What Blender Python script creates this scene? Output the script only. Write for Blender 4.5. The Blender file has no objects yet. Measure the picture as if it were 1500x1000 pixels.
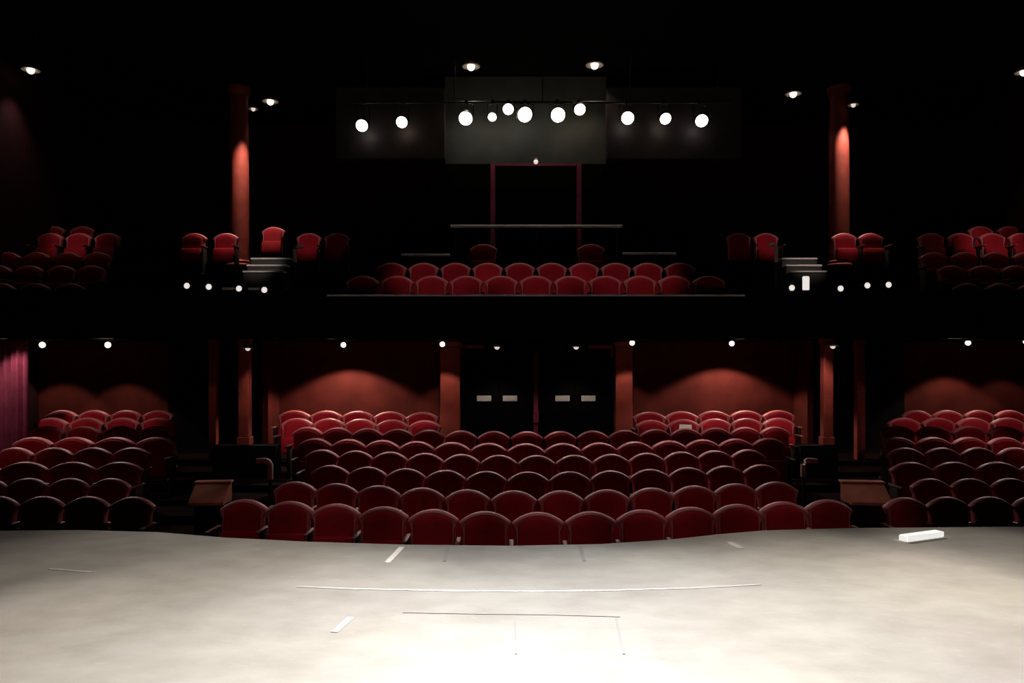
import bpy, bmesh, math, random
from mathutils import Vector, Matrix
random.seed(7)
R = math.radians
C = bpy.context.scene.collection
SC = bpy.context.scene
EYE = 1.6            # eye height above the stage floor (stage floor is z = 0)
F = 1100.0

def X(px, D): return (px - 750.0) * D / F
def Z(py, D): return EYE + (530.0 - py) * D / F

# ------------------------------------------------------------------ materials
def mat(name, col, rough=0.6, noise=0.0, nscale=8.0, metal=0.0, emit=None, es=0.0, bump=0.0, spec=0.5, col2=None, sheen=0.0):
    m = bpy.data.materials.new(name); m.use_nodes = True
    nt = m.node_tree; b = nt.nodes['Principled BSDF']
    b.inputs['Roughness'].default_value = rough
    b.inputs['Metallic'].default_value = metal
    b.inputs['Specular IOR Level'].default_value = spec
    b.inputs['Base Color'].default_value = (*col, 1)
    if sheen: b.inputs['Sheen Weight'].default_value = sheen
    if noise or col2 or bump:
        tc = nt.nodes.new('ShaderNodeTexCoord')
        nz = nt.nodes.new('ShaderNodeTexNoise'); nz.inputs['Scale'].default_value = nscale
        nz.inputs['Detail'].default_value = 5
        nt.links.new(tc.outputs['Object'], nz.inputs['Vector'])
        cr = nt.nodes.new('ShaderNodeValToRGB')
        c2 = col2 if col2 else tuple(c * (1 - noise) for c in col)
        cr.color_ramp.elements[0].color = (*c2, 1); cr.color_ramp.elements[0].position = 0.3
        cr.color_ramp.elements[1].color = (*col, 1); cr.color_ramp.elements[1].position = 0.7
        nt.links.new(nz.outputs['Fac'], cr.inputs['Fac'])
        nt.links.new(cr.outputs['Color'], b.inputs['Base Color'])
        if bump:
            n2 = nt.nodes.new('ShaderNodeTexNoise'); n2.inputs['Scale'].default_value = nscale * 12
            nt.links.new(tc.outputs['Object'], n2.inputs['Vector'])
            bp = nt.nodes.new('ShaderNodeBump'); bp.inputs['Strength'].default_value = bump
            bp.inputs['Distance'].default_value = 0.01
            nt.links.new(n2.outputs['Fac'], bp.inputs['Height'])
            nt.links.new(bp.outputs['Normal'], b.inputs['Normal'])
    if emit:
        b.inputs['Emission Color'].default_value = (*emit, 1)
        b.inputs['Emission Strength'].default_value = es
    return m

M = {}
M['velvet'] = mat('red_velvet', (0.30, 0.004, 0.013), 0.85, 0.25, 9, bump=0.15, spec=0.2)
M['shell'] = mat('dusky_red_shell', (0.46, 0.10, 0.115), 0.55, 0.2, 6, spec=0.4)
M['arm'] = mat('worn_armrest', (0.20, 0.07, 0.06), 0.5, 0.3, 10)
M['grab'] = mat('pale_handrail', (0.62, 0.42, 0.38), 0.5, 0.2, 10)
M['iron'] = mat('dark_iron', (0.02, 0.015, 0.015), 0.5, 0.2, 8)
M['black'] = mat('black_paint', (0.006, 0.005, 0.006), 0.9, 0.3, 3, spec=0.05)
M['black_floor'] = mat('dark_carpet', (0.010, 0.004, 0.005), 0.95, 0.3, 5, spec=0.03)
M['black_ceiling'] = mat('black_ceiling_paint', (0.006, 0.005, 0.005), 0.95, 0.2, 2, spec=0.02)
M['redwall'] = mat('red_brown_wall', (0.085, 0.012, 0.009), 0.8, 0.4, 2.5, spec=0.1)
M['maroon'] = mat('dark_maroon_wall', (0.035, 0.008, 0.012), 0.85, 0.3, 2, spec=0.1)
M['column'] = mat('red_brown_column', (0.26, 0.042, 0.03), 0.6, 0.4, 3, spec=0.2)
M['booth'] = mat('grey_booth_wall', (0.07, 0.07, 0.06), 0.8, 0.3, 2, spec=0.1)
M['booth_dark'] = mat('grey_brown_gallery_wall', (0.055, 0.042, 0.04), 0.85, 0.4, 2, spec=0.05)
M['pale'] = mat('pale_metal', (0.55, 0.50, 0.48), 0.4, 0.1, 8, metal=0.3)
M['nosing'] = mat('pale_nosing', (0.62, 0.56, 0.53), 0.6, 0.2, 8)
M['white'] = mat('white_plastic', (0.88, 0.86, 0.82), 0.5, 0.05, 12)
M['box_glow'] = mat('self_glowing_white', (0.88, 0.87, 0.84), 0.4, emit=(1.0, 0.98, 0.94), es=0.75)
M['paper'] = mat('white_paper', (0.85, 0.82, 0.76), 0.8, 0.05, 12)
M['plate'] = mat('satin_push_plate', (0.75, 0.72, 0.70), 0.55, 0.1, 14)
M['ring'] = mat('lamp_trim', (0.55, 0.47, 0.40), 0.5, 0.1, 12)
M['bulb'] = mat('warm_bulb', (0.9, 0.85, 0.75), 0.4, emit=(1.0, 0.84, 0.66), es=2.4)
M['bulb_dim'] = mat('dim_bulb', (0.9, 0.85, 0.78), 0.4, emit=(1.0, 0.88, 0.78), es=0.7)
M['lens_cool'] = mat('cool_lens', (0.9, 0.95, 0.95), 0.2, emit=(0.93, 1.0, 0.98), es=7.0)
M['lens_warm'] = mat('warm_lens', (0.95, 0.9, 0.8), 0.2, emit=(1.0, 0.93, 0.76), es=6.0)
M['glint_glow'] = mat('glowing_glint', (0.9, 0.88, 0.86), 0.3, emit=(1.0, 0.93, 0.88), es=0.8)
M['orange'] = mat('orange_brown_wood', (0.45, 0.13, 0.08), 0.5, 0.35, 6)
M['drape'] = mat('plum_drape', (0.30, 0.05, 0.10), 0.85, 0.35, 6, spec=0.1)
M['tape'] = mat('pale_tape', (0.64, 0.62, 0.59), 0.8, 0.1, 10)

def stage_material():
    m = bpy.data.materials.new('worn_grey_stage'); m.use_nodes = True
    nt = m.node_tree; b = nt.nodes['Principled BSDF']; L = nt.links
    b.inputs['Roughness'].default_value = 0.9; b.inputs['Specular IOR Level'].default_value = 0.0
    tc = nt.nodes.new('ShaderNodeTexCoord')
    def noise(scale, detail, stretch=(1, 1, 1)):
        mp = nt.nodes.new('ShaderNodeMapping'); mp.inputs['Scale'].default_value = stretch
        n = nt.nodes.new('ShaderNodeTexNoise'); n.inputs['Scale'].default_value = scale; n.inputs['Detail'].default_value = detail
        L.new(tc.outputs['Object'], mp.inputs['Vector']); L.new(mp.outputs['Vector'], n.inputs['Vector'])
        return n
    n1 = noise(0.9, 4); n2 = noise(3.2, 7, (1, 1.3, 1)); n3 = noise(14, 4, (0.8, 1.6, 1))
    r1 = nt.nodes.new('ShaderNodeValToRGB')
    r1.color_ramp.elements[0].position = 0.35; r1.color_ramp.elements[0].color = (0.50, 0.47, 0.45, 1)
    r1.color_ramp.elements[1].position = 0.65; r1.color_ramp.elements[1].color = (0.56, 0.54, 0.50, 1)
    L.new(n1.outputs['Fac'], r1.inputs['Fac'])
    r2 = nt.nodes.new('ShaderNodeValToRGB')
    r2.color_ramp.elements[0].position = 0.3; r2.color_ramp.elements[0].color = (0.80, 0.79, 0.77, 1)
    r2.color_ramp.elements[1].position = 0.65; r2.color_ramp.elements[1].color = (1.0, 1.0, 1.0, 1)
    L.new(n2.outputs['Fac'], r2.inputs['Fac'])
    mx = nt.nodes.new('ShaderNodeMixRGB'); mx.blend_type = 'MULTIPLY'; mx.inputs[0].default_value = 0.7
    L.new(r1.outputs['Color'], mx.inputs[1]); L.new(r2.outputs['Color'], mx.inputs[2])
    r3 = nt.nodes.new('ShaderNodeValToRGB')
    r3.color_ramp.elements[0].position = 0.62; r3.color_ramp.elements[0].color = (0, 0, 0, 1)
    r3.color_ramp.elements[1].position = 0.72; r3.color_ramp.elements[1].color = (1, 1, 1, 1)
    L.new(n3.outputs['Fac'], r3.inputs['Fac'])
    mx2 = nt.nodes.new('ShaderNodeMixRGB'); mx2.blend_type = 'MIX'
    mu = nt.nodes.new('ShaderNodeMath'); mu.operation = 'MULTIPLY'; mu.inputs[1].default_value = 0.22
    L.new(r3.outputs['Color'], mu.inputs[0]); L.new(mu.outputs[0], mx2.inputs[0])
    L.new(mx.outputs['Color'], mx2.inputs[1]); mx2.inputs[2].default_value = (0.66, 0.63, 0.58, 1)
    L.new(mx2.outputs['Color'], b.inputs['Base Color'])
    bp = nt.nodes.new('ShaderNodeBump'); bp.inputs['Strength'].default_value = 0.25; bp.inputs['Distance'].default_value = 0.02
    L.new(n2.outputs['Fac'], bp.inputs['Height']); L.new(bp.outputs['Normal'], b.inputs['Normal'])
    return m
M['stage'] = stage_material()

# ------------------------------------------------------------------ mesh helpers
def obj(name, bm, m, parent=None, smooth=False):
    bmesh.ops.recalc_face_normals(bm, faces=bm.faces[:])
    me = bpy.data.meshes.new(name); bm.to_mesh(me); bm.free()
    me.materials.append(m)
    if smooth:
        for p in me.polygons: p.use_smooth = True
        try: me.set_sharp_from_angle(angle=R(40))
        except Exception: pass
    o = bpy.data.objects.new(name, me); C.objects.link(o)
    if parent: o.parent = parent
    return o

def box(bm, x0, x1, y0, y1, z0, z1, bevel=0.0, rot=None, piv=None):
    r = bmesh.ops.create_cube(bm, size=1.0)
    vs = r['verts']
    for v in vs:
        v.co = Vector(((x0 + x1) / 2 + v.co.x * (x1 - x0), (y0 + y1) / 2 + v.co.y * (y1 - y0), (z0 + z1) / 2 + v.co.z * (z1 - z0)))
    if bevel:
        es = list({e for v in vs for e in v.link_edges})
        g = bmesh.ops.bevel(bm, geom=es, offset=bevel, segments=2, affect='EDGES', profile=0.5)
        vs = list({v for f in g['faces'] for v in f.verts} | {v for v in vs if v.is_valid})
    if rot:
        bmesh.ops.rotate(bm, verts=[v for v in vs if v.is_valid], cent=piv or (0, 0, 0), matrix=rot)
    return bm

def tube(bm, pts, r, n=10):
    pts = [Vector(p) for p in pts]
    rings = []
    for i, p in enumerate(pts):
        d = (pts[min(i + 1, len(pts) - 1)] - pts[max(i - 1, 0)]).normalized()
        a = Vector((0, 0, 1)) if abs(d.z) < 0.9 else Vector((1, 0, 0))
        u = d.cross(a).normalized(); w = d.cross(u).normalized()
        rings.append([bm.verts.new(p + r * (math.cos(2 * math.pi * k / n) * u + math.sin(2 * math.pi * k / n) * w)) for k in range(n)])
    for a, b in zip(rings, rings[1:]):
        for k in range(n):
            bm.faces.new((a[k], a[(k + 1) % n], b[(k + 1) % n], b[k]))
    bm.faces.new(rings[0][::-1]); bm.faces.new(rings[-1])
    return bm

def lathe(bm, prof, n=24, axis='Z', c=(0, 0, 0)):
    """prof: list of (radius, height)"""
    rings = []
    for (r, h) in prof:
        ring = []
        for k in range(n):
            a = 2 * math.pi * k / n
            if axis == 'Z': p = (r * math.cos(a), r * math.sin(a), h)
            else: p = (r * math.cos(a), h, r * math.sin(a))
            ring.append(bm.verts.new(Vector(p) + Vector(c)))
        rings.append(ring)
    for a, b in zip(rings, rings[1:]):
        for k in range(n):
            bm.faces.new((a[k], a[(k + 1) % n], b[(k + 1) % n], b[k]))
    bm.faces.new(rings[0]); bm.faces.new(rings[-1])
    return bm

def prism(bm, poly, z0, z1):
    a = [bm.verts.new((x, y, z0)) for x, y in poly]
    b = [bm.verts.new((x, y, z1)) for x, y in poly]
    bm.faces.new(a[::-1]); bm.faces.new(b)
    n = len(poly)
    for i in range(n):
        bm.faces.new((a[i], a[(i + 1) % n], b[(i + 1) % n], b[i]))
    return bm

def empty(name, loc, rz=0.0):
    o = bpy.data.objects.new(name, None); C.objects.link(o)
    o.location = loc; o.rotation_euler = (0, 0, rz); o.empty_display_size = 0.1
    return o

def tag(o, label=None, cat=None, group=None, kind=None):
    if label: o['label'] = label
    if cat: o['category'] = cat
    if group: o['group'] = group
    if kind: o['kind'] = kind
    return o

def struct(name, bm, m, smooth=False):
    return tag(obj(name, bm, m, smooth=smooth), kind='structure')

def copy_tree(o, parent=None):
    c = o.copy(); C.objects.link(c); c.parent = parent
    for ch in list(o.children): copy_tree(ch, c)
    return c

def light(name, kind, loc, energy, col=(1, 1, 1), target=None, size=60, blend=0.5, radius=0.06):
    l = bpy.data.lights.new(name, kind); l.energy = energy; l.color = col; l.shadow_soft_size = radius
    if kind == 'SPOT': l.spot_size = R(size); l.spot_blend = blend
    o = bpy.data.objects.new(name, l); C.objects.link(o); o.location = loc
    if target is not None:
        o.rotation_euler = (Vector(target) - Vector(loc)).to_track_quat('-Z', 'Y').to_euler()
    return o

# ------------------------------------------------------------------ row geometry (stalls)
ROW_D = [8.27 + 0.83 * k for k in range(8)]
ROW_TOP = [-1.669, -1.572, -1.462, -1.345, -1.264, -1.152, -1.06, -0.97]      # seat-back tops, relative to the eye
SEAT_H = 0.95
AXIS = 0.33
def curve(x): return 1.0 * (1 - math.exp(-((x - AXIS) / 2.9) ** 2))
def row_y(k, x): return ROW_D[k] + curve(x)
def row_z(k): return EYE + ROW_TOP[k] - SEAT_H

# ------------------------------------------------------------------ setting
XL, XR, YB = -10.4, 11.4, 19.5
# stage
edge_px = [(0, 777), (120, 776), (230, 779), (330, 787), (450, 793), (600, 797.5), (750, 799), (880, 796.5), (980, 790), (1060, 781.5), (1120, 776.5), (1250, 773), (1500, 771)]
edge = []
for px, py in edge_px:
    D = EYE * F / (py - 530); edge.append((X(px, D), D))
edge = [(XL, edge[0][1] + 0.02)] + edge + [(XR, edge[-1][1] + 0.02)]
poly = edge[::-1] + [(XL, -4.0), (XR, -4.0)]
bm = prism(bmesh.new(), poly, -0.12, 0.0)
stage = struct('stage_floor', bm, M['stage'])
bm = bmesh.new()
ins = [(x, y - 0.06) for x, y in edge]
prism(bm, ins[::-1] + [(x, y - 0.14) for x, y in ins], row_z(0) - 0.1, -0.121)
struct('stage_front', bm, M['black'])

# raked stalls floor: one strip per row following the curve of the rows
bm = bmesh.new()
xs = [XL + (XR - XL) * i / 60 for i in range(61)]
def strip(y0f, y1f, z, zprev):
    a = [bm.verts.new((x, y0f(x), zprev)) for x in xs]
    b = [bm.verts.new((x, y0f(x), z)) for x in xs]
    c = [bm.verts.new((x, y1f(x), z)) for x in xs]
    for i in range(60):
        bm.faces.new((a[i], a[i + 1], b[i + 1], b[i])); bm.faces.new((b[i], b[i + 1], c[i + 1], c[i]))
BACKOFF = 0.53
for k in range(8):
    y0 = (lambda x: 5.5) if k == 0 else (lambda x, k=k: row_y(k, x) - BACKOFF)
    y1 = (lambda x: YB) if k == 7 else (lambda x, k=k: row_y(k + 1, x) - BACKOFF)
    strip(y0, y1, row_z(k), row_z(0) - 0.2 if k == 0 else row_z(k - 1))
bmesh.ops.remove_doubles(bm, verts=bm.verts[:], dist=1e-5)
struct('floor', bm, M['black_floor'])
FZ8 = row_z(7)

CEIL = EYE + 6.2
struct('ceiling', box(bmesh.new(), XL, XR, -4, YB, CEIL, CEIL + 0.2), M['black_ceiling'])
struct('wall_left', box(bmesh.new(), XL - 0.2, XL, -4, YB, row_z(0) - 0.3, CEIL), M['maroon'])
struct('wall_right', box(bmesh.new(), XR, XR + 0.2, -4, YB, row_z(0) - 0.3, CEIL), M['maroon'])
struct('wall_back', box(bmesh.new(), XL, XR, YB, YB + 0.2, row_z(0) - 0.3, CEIL), M['maroon'])
SOF = EYE + 0.44
LB = 16.5            # back wall under the balcony
OX0, OX1 = X(675, LB), X(898, LB)
AX0, AX1 = X(409, LB), X(1163, LB)
EX0, EX1 = X(246, LB), X(1325, LB)
for nm, a, b, mm in (('wall_back_outer_left', XL, EX0, 'redwall'), ('wall_back_aisle_left', EX0, AX0 - 0.12, 'black'), ('wall_back_inner_left', AX0 - 0.12, OX0 - 0.40, 'redwall'),  # aisle segments are coloured black to stand in for unlit exit openings
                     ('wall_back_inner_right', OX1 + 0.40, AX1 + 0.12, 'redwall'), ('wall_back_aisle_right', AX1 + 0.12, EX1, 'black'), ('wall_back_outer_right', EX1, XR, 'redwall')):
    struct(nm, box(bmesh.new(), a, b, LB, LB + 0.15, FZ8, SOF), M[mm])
# vestibule behind the opening
DD = 18.0
bm = bmesh.new(); box(bm, OX0 - 0.5, OX0 - 0.35, LB + 0.15, DD, FZ8, SOF); struct('wall_vestibule_left', bm, M['black'])
bm = bmesh.new(); box(bm, OX1 + 0.35, OX1 + 0.5, LB + 0.15, DD, FZ8, SOF); struct('wall_vestibule_right', bm, M['black'])
bm = bmesh.new(); box(bm, OX0 - 0.5, OX1 + 0.5, DD + 0.06, DD + 0.2, FZ8, SOF); struct('wall_vestibule_back', bm, M['black'])
# fins that close the lit alcoves
FX0, FX1 = X(409, LB), X(1163, LB)
n_trim = [0]
def trim(bm, m):
    n_trim[0] += 1
    return struct('trim_%d' % n_trim[0], bm, m)
trim(box(bmesh.new(), FX0 - 0.12, FX0, 15.75, LB, FZ8, SOF), M['redwall'])
trim(box(bmesh.new(), FX1, FX1 + 0.12, 15.75, LB, FZ8, SOF), M['redwall'])

# balcony: stepped slab (centre block and two wings)
BXL, BXR = -2.95, 3.72
def steps(bm, x0, x1, levels, yend, zb):
    """levels: list of (y_start, z_top)"""
    for i, (y, z) in enumerate(levels):
        ye = levels[i + 1][0] if i + 1 < len(levels) else yend
        box(bm, x0, x1, y, ye, zb, z)
BC = [(11.95, EYE + 0.50), (13.05, EYE + 0.86), (14.25, EYE + 1.41)]
BW = [(13.2, EYE + 0.50), (14.02, EYE + 0.93), (14.82, EYE + 1.30), (15.6, EYE + 1.83), (16.4, EYE + 2.12)]
bm = bmesh.new()
steps(bm, BXL, BXR, BC, YB, SOF)
struct('balcony_floor', bm, M['black_floor'])
bm = bmesh.new(); steps(bm, XL, BXL, BW, YB, SOF); struct('balcony_floor_left', bm, M['black_floor'])
bm = bmesh.new(); steps(bm, BXR, XR, BW, YB, SOF); struct('balcony_floor_right', bm, M['black_floor'])
# balcony fronts
RZ = Z(434.5, 11.9)
bm = bmesh.new(); box(bm, BXL, BXR, 11.83, 11.95, EYE + 0.37, RZ); struct('balcony_front', bm, M['black'])
bm = bmesh.new(); box(bm, XL, BXL - 0.13, 13.08, 13.2, EYE + 0.41, Z(425, 13.1)); struct('balcony_front_left', bm, M['black'])
bm = bmesh.new(); box(bm, BXR + 0.13, XR, 13.08, 13.2, EYE + 0.41, Z(425, 13.1)); struct('balcony_front_right', bm, M['black'])
for x in (BXL, BXR):
    s = -1 if x < 0 else 1
    trim(box(bmesh.new(), min(x, x + s * 0.12), max(x, x + s * 0.12), 11.95, 13.2, EYE + 0.37, RZ), M['black'])

# lighting booth, with gallery panels set close behind the spotlights to catch added glow
BY = 16.2
GY = 15.72
bm = bmesh.new(); box(bm, X(652, BY), X(888, BY), BY, BY + 2.5, Z(240, BY), Z(112, BY)); struct('booth_wall', bm, M['booth'])
bm = bmesh.new(); box(bm, X(492, GY), X(651, GY), GY, GY + 0.25, Z(232, GY), Z(128, GY)); struct('gallery_glow_wall_left', bm, M['booth_dark'])
bm = bmesh.new(); box(bm, X(889, GY), X(1086, GY), GY, GY + 0.25, Z(232, GY), Z(128, GY)); struct('gallery_glow_wall_right', bm, M['booth_dark'])
bm = bmesh.new()
for px in (722, 848):
    x = X(px, BY); box(bm, x - 0.05, x + 0.05, BY - 0.05, BY + 0.05, BC[2][1], Z(240.5, BY))
box(bm, X(722, BY) + 0.06, X(848, BY) - 0.06, BY - 0.05, BY + 0.05, Z(243.5, BY), Z(240.5, BY))
trim(bm, M['drape'])

# ------------------------------------------------------------------ columns, pilasters
def column(x, y, z0, z1, r, label, group):
    root = empty('column', (x, y, z0))
    h = z1 - z0
    obj('shaft', lathe(bmesh.new(), [(r * 1.0, 0.18), (r * 1.03, h * 0.3), (r, h * 0.6), (r * 0.92, h - 0.2)], 32), M['column'], root, True)
    obj('base', lathe(bmesh.new(), [(r * 1.3, 0), (r * 1.3, 0.07), (r * 1.15, 0.1), (r * 1.2, 0.14), (r * 1.02, 0.18)], 32), M['column'], root, True)
    obj('capital', lathe(bmesh.new(), [(r * 0.93, h - 0.2), (r * 1.05, h - 0.16), (r * 1.2, h - 0.08), (r * 1.2, h)], 32), M['column'], root, True)
    tag(root, label, 'column', group, 'thing')
    return root
UCY = 17.0
column(X(350, UCY), UCY, BW[4][1], CEIL, 0.215, 'tall round red-brown column on the left side of the balcony', 'balcony columns')
column(X(1229, UCY), UCY, BW[4][1], CEIL, 0.215, 'tall round red-brown column on the right side of the balcony', 'balcony columns')

def post(px, w, D, z0, z1, label, m='column', d=None):
    x = X(px, D); w = w * D / F
    root = empty('pilaster', (x, D, z0)); h = z1 - z0
    d = d or w
    obj('shaft', box(bmesh.new(), -w / 2, w / 2, -d / 2, d / 2, 0.15, h - 0.12, 0.012), M[m], root)
    obj('base', box(bmesh.new(), -w * 0.62, w * 0.62, -d * 0.62, d * 0.62, 0, 0.15, 0.012), M[m], root)
    obj('capital', box(bmesh.new(), -w * 0.60, w * 0.60, -d * 0.60, d * 0.60, h - 0.12, h, 0.012), M[m], root)
    tag(root, label, 'pilaster', 'posts under the balcony', 'thing')
    return root
WALLTOP = -1.51 + EYE
post(359, 15, 13.7, WALLTOP, SOF, 'slim square red-brown post on the dark half wall left of the stalls')
post(1211, 14, 13.7, WALLTOP, SOF, 'slim square red-brown post on the dark half wall right of the stalls')
post(313, 11, 14.8, row_z(5) , SOF, 'dim thin post behind the dark half wall, second post from the left')
post(1259, 12, 14.8, row_z(5), SOF, 'thin red-lit post near the right seat block, rightmost of the posts')
post(660, 29, LB - 0.16, FZ8, SOF, 'broad red pilaster left of the dark double doors', d=0.24)
post(913, 25, LB - 0.16, FZ8, SOF, 'broad red pilaster right of the dark double doors', d=0.24)
# dark half walls that carry the slim posts
bm = bmesh.new(); box(bm, X(316, 13.7), X(408, 13.7), 13.55, 13.85, row_z(5), WALLTOP - 0.001); struct('half_wall_left', bm, M['black'])
bm = bmesh.new(); box(bm, X(1168, 13.7), X(1222, 13.7), 13.55, 13.85, row_z(5), WALLTOP - 0.001); struct('half_wall_right', bm, M['black'])

# ------------------------------------------------------------------ doors
dz0, dz1 = FZ8, Z(517, DD)
leafw = (X(898, DD) - X(675, DD)) / 4
lx = X(675, DD)
door_n = 0
for pair in range(2):
    for leaf in range(2):
        door_n += 1
        x0 = lx + (pair * 2 + leaf) * leafw
        bm = box(bmesh.new(), x0 + 0.008, x0 + leafw - 0.008, DD - 0.03, DD + 0.03, dz0 + 0.01, dz1, 0.004)
        d = tag(obj('door_%d' % door_n, bm, M['black']), kind='structure')
        cx = X((709, 747, 824, 862)[pair * 2 + leaf], DD - 0.06); cz = Z(583.5, DD - 0.06)
        hw = 10.5 * DD / F; hh = 4.2 * DD / F
        obj('push_plate', box(bmesh.new(), cx - hw, cx + hw, DD - 0.06, DD - 0.031, cz - hh, cz + hh, 0.01), M['plate'], d)
bm = bmesh.new()
xm = X(785, DD - 0.1)
box(bm, xm - 0.05, xm + 0.05, DD - 0.14, DD - 0.04, dz0, dz1, 0.01)
box(bm, xm - 0.065, xm + 0.065, DD - 0.17, DD - 0.145, Z(618, DD), Z(600, DD), 0.01)
trim(bm, M['drape'])
# door head moulding with its two corner brackets
bm = bmesh.new()
hy = LB + 0.02
for px0, px1 in ((678, 710), (862, 897)):
    box(bm, X(px0, hy), X(px1, hy), hy - 0.06, hy, Z(510.5, hy), Z(505, hy), 0.01)
for px0, px1 in ((671, 679), (894, 900)):
    box(bm, X(px0, hy), X(px1, hy), hy - 0.06, hy, Z(523, hy), Z(504, hy), 0.01)
trim(bm, M['drape'])

# ------------------------------------------------------------------ theatre seats
def outline(shell):
    pts = []
    if shell:
        left = [(-0.236, 0.36), (-0.236, 0.60), (-0.240, 0.74), (-0.262, 0.80), (-0.272, 0.828)]
        arch = []
        for i in range(0, 13):
            t = -1 + 2 * i / 12
            arch.append((0.268 * t, 0.842 + 0.108 * (1 - abs(t) ** 2.1)))
        right = [(-x, z) for x, z in left[::-1]]
    else:
        left = [(-0.205, 0.37), (-0.207, 0.60), (-0.208, 0.72), (-0.206, 0.80)]
        arch = []
        for i in range(0, 13):
            t = -1 + 2 * i / 12
            arch.append((0.200 * t, 0.832 + 0.076 * (1 - abs(t) ** 2.3)))
        right = [(-x, z) for x, z in left[::-1]]
    return left + arch + right
TAN = math.tan(R(7.5))
def recl(v): return Vector((v.x, v.y + (v.z - 0.40) * TAN, v.z))
def shell_bm():
    bm = bmesh.new(); pts = outline(True)
    cx, cz = 0, 0.66
    rings = []
    for y, s in ((-0.043, 0.895), (-0.046, 0.915), (-0.040, 0.945), (-0.024, 0.975), (0.0, 0.995), (0.025, 1.0), (0.046, 0.985)):
        rings.append([bm.verts.new(recl(Vector((cx + (x - cx) * s, y, cz + (z - cz) * s)))) for x, z in pts])
    n = len(pts)
    for a, b in zip(rings, rings[1:]):
        for k in range(n): bm.faces.new((a[k], a[(k + 1) % n], b[(k + 1) % n], b[k]))
    bm.faces.new(rings[0]); bm.faces.new(rings[-1][::-1])
    return bm
def cushion_bm():
    bm = bmesh.new(); pts = outline(False)
    cx, cz = 0, 0.64
    rings = []
    for y, s in ((-0.042, 1.0), (-0.052, 1.0), (-0.062, 0.97), (-0.070, 0.88), (-0.076, 0.65), (-0.078, 0.35)):
        rings.append([bm.verts.new(recl(Vector((cx + (x - cx) * s, y, cz + (z - cz) * s)))) for x, z in pts])
    n = len(pts)
    for a, b in zip(rings, rings[1:]):
        for k in range(n): bm.faces.new((a[k], a[(k + 1) % n], b[(k + 1) % n], b[k]))
    bm.faces.new(rings[0]); bm.faces.new(rings[-1][::-1])
    return bm
def pan_bm():
    # tip-up seat folded against the backrest
    bm = bmesh.new()
    box(bm, -0.222, 0.222, -0.17, -0.075, 0.30, 0.60, 0.035, Matrix.Rotation(R(-8), 3, 'X'), (0, -0.12, 0.3))
    return bm
def arm_bm(s):
    x = s * 0.275
    bm = bmesh.new(); box(bm, x - 0.025, x + 0.025, -0.33, 0.06, 0.615, 0.645, 0.010)
    return bm
def side_bm(s):
    x = s * 0.275
    bm = bmesh.new()
    box(bm, x - 0.014, x + 0.014, -0.20, 0.02, 0.05, 0.614, 0.004)
    box(bm, x - 0.022, x + 0.022, -0.26, 0.08, 0.0, 0.05, 0.006)
    return bm
def make_seat(both):
    root = empty('theatre_seat', (0, 0, 0))
    obj('backrest', cushion_bm(), M['velvet'], root, True)
    obj('back_shell', shell_bm(), M['shell'], root, True)
    obj('seat_pan', pan_bm(), M['velvet'], root, True)
    for s in ((-1, 1) if both else (1,)):
        a = obj('armrest', arm_bm(s), M['arm'], root, True)
        obj('side_frame', side_bm(s), M['iron'], root, True)
    return root
PROTO = {False: make_seat(False), True: make_seat(True)}
USED = {False: False, True: False}
def seat(x, y, z, both, label, group, rz=0.0, sc=1.0):
    p = PROTO[both]
    o = p if not USED[both] else copy_tree(p)
    USED[both] = True
    o.location = (x, y, z); o.rotation_euler = (0, 0, rz)
    o.scale = (sc, 1, 1)
    return tag(o, label, 'seat', group)
ORD = ['first', 'second', 'third', 'fourth', 'fifth', 'sixth', 'seventh', 'eighth', 'ninth', 'tenth', 'eleventh', 'twelfth', 'thirteenth', 'fourteenth', 'fifteenth', 'sixteenth', 'seventeenth', 'eighteenth']
def ordin(i, n, a='left end', b='right end'):
    if i == 0: return 'at the ' + a
    if i == n - 1: return 'at the ' + b
    if i < (n + 1) // 2: return ORD[i] + ' from the ' + a
    return ORD[n - 1 - i] + ' from the ' + b
def row_of(k, px0, px1, desc, group, pitch=0.55, where=' of the centre stalls', a='left end', b='right end', phase=None):
    """seats of stalls row k whose centres run from pixel px0 to px1 (seen at the row's own depth)"""
    def solve(px):
        D = ROW_D[k] + 0.5
        for _ in range(30): D = row_y(k, X(px, D))
        return X(px, D)
    x0, x1 = solve(px0), solve(px1)
    n = max(1, int(round((x1 - x0) / pitch)) + 1)
    p = (x1 - x0) / (n - 1) if n > 1 else pitch
    if p < 0.545:
        n -= 1; p = (x1 - x0) / max(1, n - 1)
    for i in range(n):
        x = x0 + i * p
        seat(x, row_y(k, x), row_z(k), i == 0, '%s, %s, %s' % (desc, ordin(i, n, a, b), group), group, 0.0, p / 0.552)
# centre block
CENTRE = [(355, 1216), (430, 1140), (482, 1118), (470, 1098), (460, 1128), (449, 1137)]
RN = ['front row', 'second row', 'third row', 'fourth row', 'fifth row', 'sixth row']
LOOK = ['red theatre seat', 'dim red seat with lit rim', 'dark seat with pale arched rim', 'dark seat with pale arched rim', 'dark seat with pale arched rim', 'seat with pinkish arched rim']
for k, (a, b) in enumerate(CENTRE):
    row_of(k, a, b, LOOK[k], '%s of centre stalls' % RN[k])
# lit rear rows beside the doors
row_of(6, 434, 622, 'bright red theatre seat', 'seventh row left of doors', a='outer wall end', b='door end')
row_of(7, 430, 618, 'bright red seat', 'last row left of doors', a='outer wall end', b='door end')
row_of(6, 955, 1142, 'bright red theatre seat', 'seventh row right of doors', a='door end', b='outer wall end')
row_of(7, 952, 1142, 'bright red seat', 'last row right of doors', a='door end', b='outer wall end')
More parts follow.
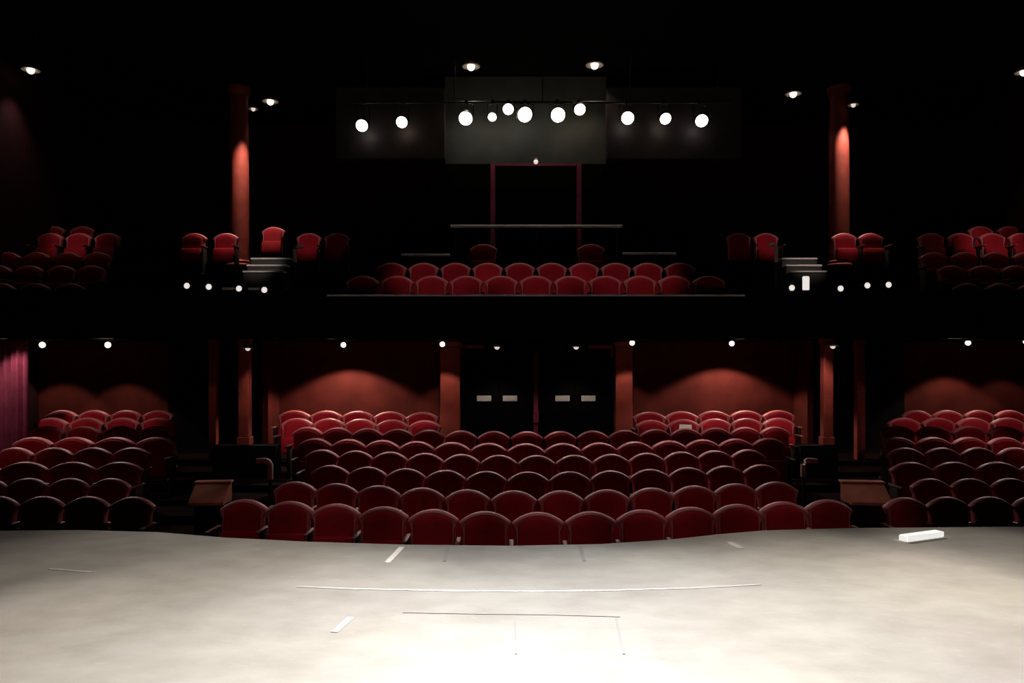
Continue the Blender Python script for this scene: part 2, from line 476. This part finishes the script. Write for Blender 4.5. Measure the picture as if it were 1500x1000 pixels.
# side blocks
SIDE_L = [(-10, 190), (-25, 158), (-38, 172), (-40, 190), (45, 226), (66, 226), (72, 230), (88, 230)]
SIDE_R = [(1330, 1520), (1367, 1545), (1338, 1530), (1330, 1545), (1318, 1528), (1318, 1528), (1326, 1530), (1345, 1528)]
SN = ['front row', 'second row', 'third row', 'fourth row', 'fifth row', 'sixth row', 'seventh row', 'last row']
for k in range(8):
    look = 'dark seat with lit rim' if k < 4 else 'red theatre seat'
    row_of(k, *SIDE_L[k], look, '%s of left stalls block' % SN[k], a='outer end', b='aisle end')
    row_of(k, *SIDE_R[k], look, '%s of right stalls block' % SN[k], a='aisle end', b='outer end')
# balcony
def brow(D, z, pxs, look, group, a='left end', b='right end'):
    n = len(pxs); xx = [X(p, D) for p in pxs]
    for i, x in enumerate(xx):
        p = min([abs(x - q) for j, q in enumerate(xx) if j != i] or [0.58])
        seat(x, D, z, i == 0 or x - xx[i - 1] > 0.75, '%s, %s, %s' % (look, (ordin(i, n, a, b) if n > 2 else ('left one', 'right one')[i]), group), group, 0.0, min(1.05, p / 0.552))
brow(12.55, BC[0][1], [530 + 51 * i for i in range(11)], 'red seat behind the balcony capping', 'balcony front row')
brow(13.62, BC[1][1], [573 + 47.1 * i for i in range(10)], 'bright red theatre seat', 'balcony second row')
brow(14.95, BC[2][1], [708, 866], 'faint dark seat behind rails', 'balcony third row')
LR = [(13.75, BW[0][1], [-2, 49, 100], [1420, 1468, 1516]),
      (14.55, BW[1][1], [-6, 40, 88, 132], [1396, 1442, 1490]),
      (15.32, BW[2][1], [8, 52, 97, 141], [1370, 1415, 1460, 1505]),
      (16.12, BW[3][1], [72, 114, 156], [1366, 1409, 1455, 1498]),
      (16.92, BW[4][1], [76, 119], [1438, 1481])]
BN = ['front row', 'second row', 'third row', 'fourth row', 'last row']
for i, (D, z, l, r) in enumerate(LR):
    look = 'bright red seat' if i == 3 else 'dim lit-rimmed seat'
    brow(D, z, l, look, '%s of far left balcony block' % BN[i], 'wall end', 'aisle end')
    brow(D, z, r, look, '%s of far right balcony block' % BN[i], 'aisle end', 'wall end')
def lone(px, D, z, label, both=False): seat(X(px, D), D, z, both, label, 'seats beside the balcony steps')
z3, z4 = BW[3][1], BW[4][1]
lone(283, 16.12, z3, 'dim theatre seat left of the tall left balcony column')
lone(330, 16.12, z3, 'bright red theatre seat at the foot of the left balcony column')
lone(400, 17.0, z4, 'red theatre seat at the top of the left balcony steps')
lone(452, 16.12, z3, 'bright red theatre seat right of the left balcony steps')
lone(493, 16.12, z3, 'dim red theatre seat two along from the left balcony steps')
lone(1083, 16.12, z3, 'dim red theatre seat two along from the right balcony steps')
lone(1123, 16.12, z3, 'bright red theatre seat left of the right balcony steps')
lone(1238, 16.12, z3, 'bright red theatre seat at the foot of the right balcony column')
lone(1277, 16.12, z3, 'dim red theatre seat right of the tall right balcony column')

# ------------------------------------------------------------------ rails, steps, half-height furniture
def rail(name, px0, px1, py, D, z0, label, group, posts=4, r=0.028):
    root = empty(name, (X((px0 + px1) / 2, D), D, z0))
    hw = (px1 - px0) / 2 * D / F; h = Z(py, D) - z0
    obj('handrail', tube(bmesh.new(), [(-hw, 0, h), (hw, 0, h)], r, 12), M['pale'], root, True)
    for i in range(posts):
        x = -hw + 0.1 + (2 * hw - 0.2) * i / (posts - 1)
        obj('upright', tube(bmesh.new(), [(x, 0, 0), (x, 0, h - r * 0.8)], 0.016, 8), M['iron'], root, True)
    tag(root, label, 'rail', group)
rail('guard_rail', 660, 911, 331.5, 15.6, BC[2][1], 'long pale horizontal rail below the lighting booth', 'balcony rails', 5, 0.036)
rail('guard_rail', 588, 659, 373.5, 14.4, BC[2][1], 'short pale rail left of centre behind the balcony seats', 'balcony rails', 3)
rail('guard_rail', 912, 990, 371.5, 14.4, BC[2][1], 'short pale rail right of centre behind the balcony seats', 'balcony rails', 3)
# pale capping on the centre balcony edge
bm = bmesh.new(); box(bm, X(480, 11.86), X(1090, 11.86), 11.81, 11.97, RZ, RZ + 0.03, 0.008)
tag(obj('balcony_rail_capping', bm, M['nosing']), 'long pale capping strip along the centre balcony edge', 'capping')

def aisle_steps(px0, px1, label):
    root = empty('balcony_steps', (X((px0 + px1) / 2, 15.0), 15.0, BW[2][1]))
    hw = (px1 - px0) / 2 * 15.0 / F
    zs = [Z(399, 14.9), Z(390, 15.12), Z(380, 15.35)]
    ys = [14.9, 15.12, 15.35, 15.58]
    bmb = bmesh.new()
    for i in range(3):
        box(bmb, -hw, hw, ys[i] - 15, ys[i + 1] - 15, 0, zs[i] - root.location.z - 0.001)
    obj('riser_block', bmb, M['iron'], root)
    for i in range(3):
        z = zs[i] - root.location.z
        obj('tread', box(bmesh.new(), -hw - 0.01, hw + 0.01, ys[i] - 15.02, ys[i + 1] - 15.03, z, z + 0.035, 0.006), M['nosing'], root)
    tag(root, label, 'steps', 'balcony steps')
aisle_steps(359, 417, 'three pale-edged steps beside the left balcony column')
aisle_steps(1155, 1207, 'three pale-edged steps beside the right balcony column')

def handrail(px, py0, py1, D, s, z0, label, w=20):
    x = X(px, D); zt, zb = Z(py0, D), Z(py1, D)
    root = empty('aisle_handrail', (x, D, z0))
    h = zt - z0; ww = w * D / F
    obj('grab_bar', tube(bmesh.new(), [(s * ww, 0, h - 0.01), (s * ww * 0.3, 0, h), (s * 0.03, 0, h - 0.02), (0, 0, h - 0.06), (0, 0, zb - z0)], 0.04, 10), M['grab'], root, True)
    obj('upright', tube(bmesh.new(), [(0, 0, zb - z0), (0, 0, 0)], 0.025, 8), M['iron'], root, True)
    tag(root, label, 'handrail', 'aisle handrails')
handrail(396, 674, 702, 10.9, -1, row_z(3), 'bent pale handrail end in the dark left aisle')
handrail(1177, 674, 698, 10.9, 1, row_z(3), 'bent pale handrail end in the dark right aisle')
handrail(432, 361, 384, 15.45, 1, BW[2][1], 'short bent handrail at the right edge of the left balcony steps', 12)
handrail(1137, 358, 384, 15.45, -1, BW[2][1], 'short bent handrail at the left edge of the right balcony steps', 12)

def aisle_box(px, py, D, w, label, rz):
    x = X(px, D); zt = Z(py, D); zf = row_z(1)
    root = empty('aisle_ledge', (x, D, zf), rz)
    h = zt - zf; w = w * D / F / 2
    obj('body', box(bmesh.new(), -w, w, -0.11, 0.11, 0, h - 0.24, 0.01), M['iron'], root)
    bm = bmesh.new()
    prof = [(-0.36, h - 0.235), (-0.36, h - 0.20), (-0.02, h - 0.02), (0.11, h - 0.02), (0.11, h - 0.235)]
    a = [bm.verts.new((-w, y, z)) for y, z in prof]; b = [bm.verts.new((w, y, z)) for y, z in prof]
    bm.faces.new(a); bm.faces.new(b[::-1])
    for k in range(5): bm.faces.new((a[k], b[k], b[(k + 1) % 5], a[(k + 1) % 5]))
    obj('sloping_panel', bm, M['orange'], root)
    obj('ledge_top', box(bmesh.new(), -w - 0.02, w + 0.02, -0.03, 0.13, h - 0.019, h + 0.012, 0.008), M['orange'], root)
    tag(root, label, 'ledge', 'aisle ledges')
aisle_box(312, 706, 9.75, 48, 'low orange-brown ledge in the dark left aisle', R(8))
aisle_box(1264, 706, 9.75, 56, 'low orange-brown ledge in the dark right aisle', R(-8))

# plum drape at the left wall, both levels
def drape(x, y, z0, z1, w, label, rz):
    root = empty('wall_drape', (x, y, z0), rz)
    bm = bmesh.new(); n = 48
    fr, bk = [], []
    for i in range(n + 1):
        t = -w / 2 + w * i / n; o = 0.05 * math.sin(i * 1.05) + 0.02 * math.sin(i * 0.43)
        fr.append((t, o)); bk.append((t, o + 0.02))
    prism(bm, fr + bk[::-1], 0, z1 - z0)
    obj('cloth', bm, M['drape'], root, True)
    obj('curtain_rail', tube(bmesh.new(), [(-w / 2 - 0.05, 0, z1 - z0 + 0.025), (w / 2 + 0.05, 0, z1 - z0 + 0.025)], 0.022, 8), M['iron'], root, True)
    tag(root, label, 'drape', 'wall drapes')
drape(X(2, 13.9), 13.9, row_z(5), SOF - 0.05, 0.95, 'plum drape at the left edge below the balcony', 0)
drape(X(10, 16.6) , 16.2, BW[4][1] - 0.29, EYE + 5.2, 1.3, 'dim plum drape at the left edge above the balcony', 0)

# paper leaning on a stalls seat
spot = min((o for o in bpy.data.objects if o.get('group') == 'seventh row right of doors'), key=lambda o: abs(o.location.x / o.location.y - (991 - 750) / F))
bm = box(bmesh.new(), -0.115, 0.115, -0.003, 0.003, 0.0, 0.26, 0.001)
bmesh.ops.rotate(bm, verts=bm.verts[:], cent=(0, 0, 0), matrix=Matrix.Rotation(R(3), 3, 'Y') @ Matrix.Rotation(R(-11), 3, 'X'))
pap = obj('paper_sheet', bm, M['paper']); pap.location = (spot.location.x, spot.location.y - 0.104, spot.location.z + 0.606)
tag(pap, 'small white paper leaning on a red seat right of the doors', 'paper')

# white oblong box on the stage edge, emission added to brighten it
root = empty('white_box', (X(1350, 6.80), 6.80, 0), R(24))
bm = bmesh.new(); box(bm, -0.235, 0.235, -0.045, 0.045, 0.0, 0.055, 0.012); obj('body', bm, M['box_glow'], root, True)
bm = bmesh.new(); box(bm, -0.243, -0.236, -0.04, 0.04, 0.005, 0.05, 0.002); box(bm, 0.236, 0.243, -0.04, 0.04, 0.005, 0.05, 0.002); obj('end_cap', bm, M['box_glow'], root)
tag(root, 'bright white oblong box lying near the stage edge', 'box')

# tape strips and seams lying on the stage
def on_stage(px, py):
    D = EYE * F / (py - 530); return Vector((X(px, D), D, 0))
def strip_on_stage(name, pts, w, m, label, cat, group=None):
    P = [on_stage(*p) for p in pts]
    bm = bmesh.new(); l, r = [], []
    for i, p in enumerate(P):
        d = (P[min(i + 1, len(P) - 1)] - P[max(i - 1, 0)]).normalized(); u = Vector((-d.y, d.x, 0)) * w / 2
        l.append((p.x + u.x, p.y + u.y)); r.append((p.x - u.x, p.y - u.y))
    prism(bm, l + r[::-1], 0.0005, 0.0025)
    tag(obj(name, bm, m), label, cat, group)
M['seam'] = mat('grey_seam_tape', (0.45, 0.43, 0.43), 0.9, 0.1, 10, spec=0.0)
M['seam_pale'] = mat('pale_seam_tape', (0.58, 0.56, 0.53), 0.45, 0.1, 10)
strip_on_stage('seam_tape', [(435, 859), (520, 862.5), (650, 865), (780, 866), (900, 864.5), (1020, 861), (1115, 856)], 0.022, M['seam_pale'], 'long pale seam tape running across the stage floor', 'tape')
strip_on_stage('seam_tape', [(590, 897), (700, 899), (800, 900), (908, 903)], 0.014, M['seam'], 'thin faint grey line across the bright middle of the stage', 'tape')
strip_on_stage('seam_tape', [(754, 905), (756, 958)], 0.012, M['seam'], 'short grey line running forward at the bright stage centre', 'tape')
strip_on_stage('seam_tape', [(903, 905), (914, 958)], 0.016, M['seam'], 'short slanting grey line right of the bright stage centre', 'tape')
strip_on_stage('tape_mark', [(490, 926), (514, 904)], 0.045, M['tape'], 'short pale diagonal tape mark on the stage left of centre', 'tape')
strip_on_stage('tape_mark', [(567, 824), (589, 801)], 0.05, M['seam_pale'], 'pale tape mark by the stage edge below the front row', 'tape')
strip_on_stage('tape_mark', [(1068, 794), (1086, 803)], 0.06, M['seam_pale'], 'small pale tape mark near the right part of the stage edge', 'tape')
strip_on_stage('tape_mark', [(656, 802), (651, 822)], 0.03, M['seam'], 'thin dark crease line at the stage edge left of centre', 'tape')
strip_on_stage('tape_mark', [(850, 800), (856, 822)], 0.03, M['seam'], 'thin dark crease line at the stage edge right of centre', 'tape')
strip_on_stage('tape_mark', [(72, 833), (135, 838)], 0.03, M['seam_pale'], 'pale tape strip on the dim left corner of the stage', 'tape')

# ------------------------------------------------------------------ lamps
def downlight(px, py, D, zc, label, group, kind='globe', r=0.07, dim=False, power=0, size=120, blend=0.35, col=(1, .83, .66), tgt=(0, 0, -1), name='ceiling_lamp'):
    x, z = X(px, D), Z(py, D)
    root = empty(name, (x, D, z))
    h = zc - z
    bm = bmesh.new(); prof = []
    for i in range(9):
        a = -math.pi / 2 + math.pi * i / 8
        prof.append((max(0.004, r * math.cos(a)), r * math.sin(a)))
    obj('bulb', lathe(bm, prof, 20), M['bulb_dim'] if dim else M['bulb'], root, True)
    if kind == 'saucer':
        obj('shade_ring', lathe(bmesh.new(), [(r * 0.9, 0.03), (r * 2.3, 0.0), (r * 2.4, 0.012), (r * 2.25, 0.03), (r * 0.9, 0.06)], 28), M['ring'], root, True)
    if h > r * 1.75: obj('lamp_cap', lathe(bmesh.new(), [(r * 0.62, r * 0.85), (r * 0.75, r * 1.1), (r * 0.55, r * 1.5), (0.012, r * 1.7)], 20), M['ring'], root, True)
    if h > r * 1.75:
        obj('stem', tube(bmesh.new(), [(0, 0, r * 1.65), (0, 0, h)], 0.012, 8), M['iron'], root)
    tag(root, label, 'lamp', group)
    if power:
        light('lamp_light', 'SPOT', (x, D - 0.0, z - r - 0.03), power, col, (x + tgt[0], D + tgt[1], z - r - 0.03 + tgt[2]), size, blend, 0.05)
    return root
G = 'lamps under the balcony'
UB = 15.7
# pw: watts
for px, py, lab, pw, sz, dm in [
    (62, 505, 'small round warm lamp under the balcony, farthest left of its row', 55, 96, False),
    (158, 505, 'small round warm lamp under the balcony, second from the left', 55, 96, False),
    (503, 505, 'round warm lamp above the lit orange-brown wall left of the doors', 225, 124, False),
    (648, 504, 'round warm lamp above the red pilaster left of the doors', 48, 90, False),
    (926, 502, 'round warm lamp above the red pilaster right of the doors', 48, 90, False),
    (1072, 503, 'round warm lamp above the lit red wall right of the doors', 185, 124, False),
    (1418, 502, 'round warm lamp over the right stalls block', 85, 104, False),
    (1503, 500, 'warm lamp cut by the right picture edge under the balcony', 30, 96, False)]:
    downlight(px, py, UB, SOF, lab, G, 'globe', 0.055 if px > 200 else 0.062, dm, pw, sz, 0.25)
downlight(363, 510, 13.35, SOF, 'flat oval lamp above the slim post left of the stalls', G, 'saucer', 0.045, True, 5, 60, 0.5, tgt=(-0.02, 0.18, -1))
downlight(1220, 507, 13.35, SOF, 'flat oval lamp above the slim post right of the stalls', G, 'saucer', 0.045, True, 5, 60, 0.5, tgt=(-0.05, 0.18, -1))
downlight(728, 508, 17.2, SOF + 0.0, 'dim pale lamp over the left pair of dark doors', G, 'saucer', 0.06, True, 34, 100, 0.5)
downlight(844, 508, 17.2, SOF + 0.0, 'dim pale lamp over the right pair of dark doors', G, 'saucer', 0.06, True, 34, 100, 0.5)
G = 'high auditorium ceiling lamps'
downlight(45, 103, 15.6, CEIL, 'warm ceiling lamp high at the far left with a saucer rim', G, 'saucer', 0.075, False, 60, 84, 0.9)
downlight(396, 149, 17.4, CEIL, 'warm ceiling lamp just right of the top of the left balcony column', G, 'saucer', 0.078, False, 12, 100, 0.6)
downlight(371, 160, 16.55, CEIL, 'small tilted lamp touching the top of the left balcony column', G, 'saucer', 0.045, True, 480, 64, 0.8, tgt=(-0.1, 0.06, -1))
downlight(690, 98, 15.5, CEIL, 'warm ceiling lamp above the left corner of the lighting booth', G, 'saucer', 0.078, False, 20, 100, 0.6)
downlight(871, 96, 15.5, CEIL, 'warm ceiling lamp above the right corner of the lighting booth', G, 'saucer', 0.078, False, 20, 100, 0.6)
downlight(1162, 138, 17.2, CEIL, 'warm ceiling lamp left of the top of the right balcony column', G, 'saucer', 0.078, False, 12, 100, 0.6)
downlight(1250, 154, 16.55, CEIL, 'small tilted lamp above the top of the right balcony column', G, 'saucer', 0.05, True, 480, 64, 0.8, tgt=(-0.1, 0.06, -1))
downlight(1500, 106, 15.6, CEIL, 'ceiling lamp cut off by the right picture edge, high up', G, 'saucer', 0.075, False, 60, 84, 0.9)
downlight(785, 237, BY - 0.2, Z(228, BY - 0.2), 'small warm lamp below the lighting booth over the rear opening', G, 'globe', 0.05, True, 6, 120, 0.5)

# lighting bar with lanterns that light the stage
BARY = 15.25; BARZ = Z(150, BARY)
root = empty('lighting_bar', (X(795, BARY), BARY, BARZ))
hw = (1074 - 516) / 2 * BARY / F
obj('pipe', tube(bmesh.new(), [(-hw, 0, 0), (hw, 0, 0)], 0.026, 12), M['iron'], root, True)
for i in range(5):
    x = -hw + 0.3 + (2 * hw - 0.6) * i / 4
    obj('hanger', tube(bmesh.new(), [(x, 0, 0.02), (x, 0, CEIL - BARZ)], 0.012, 8), M['iron'], root)
tag(root, 'long dark lighting bar hung before the booth', 'bar')
LAN = [(530, 184, 10.5, 'c'), (588.5, 179, 10, 'w'), (682, 173.5, 12, 'c'), (721, 171.5, 7.5, 'w'), (744.5, 160, 9.5, 'w'), (769, 168, 13, 'c'), (817.5, 168.5, 12.5, 'w'), (849.5, 160.5, 10, 'w'), (919.5, 173, 11, 'c'), (975, 174, 10, 'w'), (1028, 177, 11, 'c')]
LL = ['leftmost spotlight of the row, cool white', 'warm spotlight, second from the left of the row', 'cool white spotlight at the left edge of the booth', 'smallest warm spotlight, beside the cool one at the booth edge', 'raised warm spotlight left of the brightest one', 'largest and brightest white spotlight at the middle of the booth', 'large warm spotlight right of the brightest white one', 'raised warm spotlight at the right part of the booth', 'cool white spotlight just right of the booth', 'warm spotlight, second from the right of the row', 'rightmost spotlight of the row, cool white']
STAGE_T = [(-3.05, 3.94), (-2.89, 3.68), (-1.92, 3.21), (-0.72, 2.19), (-0.16, 1.52), (3.96, 2.02), (1.29, 0.0), (2.56, 3.83), (-0.2, 0.66), (4.22, 5.35), (3.14, 4.98)]
SPOT_W = [2850, 2350, 4560, 6620, 7980, 4990, 12020, 4440, 13600, 2290, 2930]
SPOT_A = [10.0, 28.9, 21.9, 20.8, 30.1, 25.9, 31.7, 22.8, 18.4, 16.2, 10.1]
for (px, py, rp, c), lab, (tx, ty), w, sa in zip(LAN, LL, STAGE_T, SPOT_W, SPOT_A):
    yl = BARY - 0.30
    x, z = X(px, yl), Z(py, yl); r = rp * 0.82 * yl / F
    root = empty('stage_spotlight', (x, yl, z))
    tgt = Vector((tx, ty, 0)); d = (tgt - Vector((x, yl, z))).normalized()
    rot = Vector((0, -1, 0)).rotation_difference(d).to_matrix()
    def rotd(bm):
        bmesh.ops.rotate(bm, verts=bm.verts[:], cent=(0, 0, 0), matrix=rot); return bm
    b = obj('housing', rotd(lathe(bmesh.new(), [(r * 1.12, 0.005), (r * 1.15, 0.03), (r * 1.1, 0.10), (r * 0.95, 0.18), (r * 0.6, 0.235), (0.02, 0.25)], 24, 'Y')), M['iron'], root, True)
    obj('lens', rotd(lathe(bmesh.new(), [(0.01, -0.03), (r * 0.5, -0.025), (r * 0.85, -0.012), (r, 0.004)], 24, 'Y')), M['lens_cool'] if c == 'c' else M['lens_warm'], root, True)
    dzb = BARZ - z
    obj('yoke', tube(bmesh.new(), [(-r * 1.13, 0.1, 0), (-r * 1.13, 0.17, dzb * 0.75), (0, 0.245, dzb * 0.9), (r * 1.13, 0.17, dzb * 0.75), (r * 1.13, 0.1, 0)], 0.012, 8), M['iron'], root, True)
    obj('clamp', box(bmesh.new(), -0.035, 0.035, 0.236, 0.272, dzb - 0.045, dzb + 0.045, 0.008), M['iron'], root)
    tag(root, lab, 'spotlight', 'spotlights on the lighting bar')
    col = (0.96, 1.0, 0.99) if c == 'c' else (1.0, 0.90, 0.74)
    bc = (1.0, 0.91, 0.79) if abs(tx - 0.6) > 1.8 else (1.0, 0.98, 0.95)
    light('spot_beam', 'SPOT', Vector((x, yl, z)) + d * 0.12, w, bc, tgt, sa, 1.0, 0.06)
    # added point light that puts the lens halo onto the wall behind
    inb = 650 < px < 890
    light('halo_fill', 'POINT', (x, yl + (0.84 if inb else 0.58), z + 0.02), 1.9 if inb else 1.1, col, radius=0.05)

# white reflections on the wing balcony fronts, built as small glowing lens shapes
def glint_stand_in(px, py, D, label, tall=False):
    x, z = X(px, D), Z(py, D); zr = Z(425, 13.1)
    root = empty('balcony_glint', (x, D, zr))
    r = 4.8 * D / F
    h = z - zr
    obj('lens', lathe(bmesh.new(), [(0.01, -0.085), (r * 0.7, -0.078), (r, -0.06)], 16, 'Y', (0, 0, h)), M['glint_glow'], root, True)
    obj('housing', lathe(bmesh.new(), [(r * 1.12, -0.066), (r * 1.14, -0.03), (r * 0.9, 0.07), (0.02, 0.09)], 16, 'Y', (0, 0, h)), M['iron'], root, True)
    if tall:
        obj('side_shield', box(bmesh.new(), -0.06, 0.06, -0.04, 0.0, h + r * 1.2, h + r * 1.2 + 0.17, 0.02), M['glint_glow'], root)
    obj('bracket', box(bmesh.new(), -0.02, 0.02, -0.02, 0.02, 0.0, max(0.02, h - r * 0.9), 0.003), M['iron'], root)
    tag(root, label, 'glint', 'white glints on the balcony wings')
for px, py, lab in [(276, 419, 'small white glint on the left balcony wing, farthest from the centre'), (308, 420.5, 'small white glint on the left balcony wing, second from its outer end'), (352, 423, 'small white glint on the left balcony wing below the column'), (389, 425, 'small dim glint on the left balcony wing nearest the centre'),
                    (1158, 422, 'small white glint on the right balcony wing nearest the centre'), (1229, 423, 'small dim glint on the right balcony wing below the column'), (1268, 418.5, 'small white glint on the right balcony wing, second from its outer end'), (1299, 417.5, 'small white glint on the right balcony wing, farthest from the centre')]:
    glint_stand_in(px, py, 13.14, lab)
# upright white reflection built as a glowing box, low strips on the left wing
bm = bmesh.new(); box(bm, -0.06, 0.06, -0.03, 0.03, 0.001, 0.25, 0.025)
o = obj('upright_glint', bm, M['glint_glow'], None, True); o.location = (X(1180.5, 13.14), 13.14, Z(425, 13.1)); tag(o, 'tall narrow white glint on the right balcony wing', 'light')
for px, w, lab in ((335, 18, 'low white strip on the left balcony wing between two glints'), (372, 16, 'low grey strip on the left balcony wing beside the innermost glint')):
    bm = bmesh.new(); hw = w * 13.14 / F / 2; box(bm, -hw, hw, -0.04, 0.04, 0.001, 0.05, 0.012)
    o = obj('white_strip', bm, M['white'], None, True); o.location = (X(px, 13.14), 13.14, Z(425, 13.1)); tag(o, lab, 'strip')

# ------------------------------------------------------------------ added unseen spots near the ceiling that brighten seats, ledges and steps
ADDED = [(x, 5.7, x * 0.97, 8.35 + (0.4 if abs(x - 0.3) > 2 else 0), -0.35, 260, 19) for x in (-3.0, -1.6, -0.25, 1.1, 2.5, 3.9)] + [     # front row
      (8.4, 5.9, 8.5, 9.3, -0.2, 110, 24),
      (-4.1, 8.6, -4.15, 9.75, 0.2, 170, 7), (4.5, 8.6, 4.6, 9.75, 0.2, 170, 7),        # aisle ledges
      (-1.2, 8.0, -1.2, 13.4, EYE + 1.25, 380, 20), (0.4, 8.0, 0.4, 13.4, EYE + 1.25, 380, 20), (2.0, 8.0, 2.0, 13.4, EYE + 1.25, 380, 20),       # balcony seats
      (-6.0, 9.0, -6.12, 16.1, EYE + 2.55, 560, 6), (-4.4, 9.0, -4.36, 16.1, EYE + 2.55, 560, 6), (-5.0, 9.0, -5.1, 15.2, EYE + 1.95, 950, 8),          # beside the left steps
      (5.5, 9.0, 5.46, 16.1, EYE + 2.55, 560, 6), (7.1, 9.0, 7.15, 16.1, EYE + 2.55, 560, 6), (5.9, 9.0, 5.94, 15.2, EYE + 1.95, 950, 8),
      (-8.4, 9.0, -9.4, 16.1, EYE + 2.6, 480, 9), (9.3, 9.0, 10.3, 16.1, EYE + 2.6, 700, 12),
      (-7.0, 6.0, -7.9, 12.9, -0.25, 420, 11), (7.6, 6.0, 8.4, 12.9, -0.25, 420, 11)]
for (x, y, tx, ty, tz, w, sz) in ADDED:
    light('added_spot', 'SPOT', (x, y, CEIL - 0.12), w, (1, .86, .76), (tx, ty, tz), sz, 0.7, 0.1)
# added unseen spots under the soffit that brighten the rear rows
for (x, tx, w) in [(-4.1, -4.4, 58), (-3.1, -3.3, 58), (-2.0, -2.1, 58), (3.1, 3.1, 58), (4.2, 4.3, 58), (5.2, 5.6, 58), (-9.0, -9.2, 46), (-7.5, -7.7, 46), (8.0, 8.1, 46), (9.5, 9.5, 46)]:
    light('soffit_fill', 'SPOT', (x, 13.0 if abs(x) < 7 else 13.32, SOF - 0.03), w, (1, .84, .72), (tx, 14.55 if abs(x) < 7 else 14.8, EYE - 1.7), 72, 0.7, 0.05)
for x in (-3.4, -1.6, 0.3, 2.2, 4.0):  # more added spots, picking out seat rims below the balcony edge
    light('soffit_fill', 'SPOT', (x, 13.75, SOF - 0.03), 50, (1, .86, .78), (x, 12.6, EYE - 1.2), 84, 0.7, 0.05)
# added unseen spots behind the balcony edge that light the stalls seat rims
for (x, y, w) in [(-2.6, 12.95, 85), (-1.1, 12.95, 85), (0.4, 12.95, 85), (1.9, 12.95, 85), (3.4, 12.95, 85), (-9.0, 13.5, 110), (-7.2, 13.5, 110), (7.8, 13.5, 110), (9.6, 13.5, 110)]:
    light('rim_fill', 'SPOT', (x, y, SOF - 0.03), w, (1, .86, .80), (x, y - 3.0, -0.1), 96, 0.6, 0.05)
for x, tx in ((-5.6, X(313, 14.8)), (6.5, X(1259, 14.8))):  # added spots that lift the two thin posts out of the dark
    light('post_fill', 'SPOT', (x, 13.4, SOF - 0.03), 9, (1, .82, .74), (tx, 14.8, EYE - 1.0), 30, 0.8, 0.05)
light('drape_fill', 'SPOT', (-8.9, 12.2, EYE + 0.2), 6, (0.8, 0.25, 0.75), (-9.4, 13.9, -0.6), 54, 0.9, 0.05)  # added magenta spot that tints the drape, without a visible source

# ------------------------------------------------------------------ camera, world, view
w = bpy.data.worlds.new('dark_world'); SC.world = w; w.use_nodes = True
w.node_tree.nodes['Background'].inputs['Color'].default_value = (0, 0, 0, 1)
cam = bpy.data.cameras.new('camera'); co = bpy.data.objects.new('camera', cam); C.objects.link(co)
co.location = (0, 0, EYE); co.rotation_euler = (R(90), 0, 0)
cam.sensor_width = 36; cam.lens = 36 * F / 1500; cam.shift_y = 30 / 1500; cam.clip_start = 0.05; cam.clip_end = 200
SC.camera = co
vs = SC.view_settings
vs.view_transform = 'Standard'; vs.look = 'None'; vs.exposure = 0; vs.gamma = 1; vs.use_curve_mapping = False
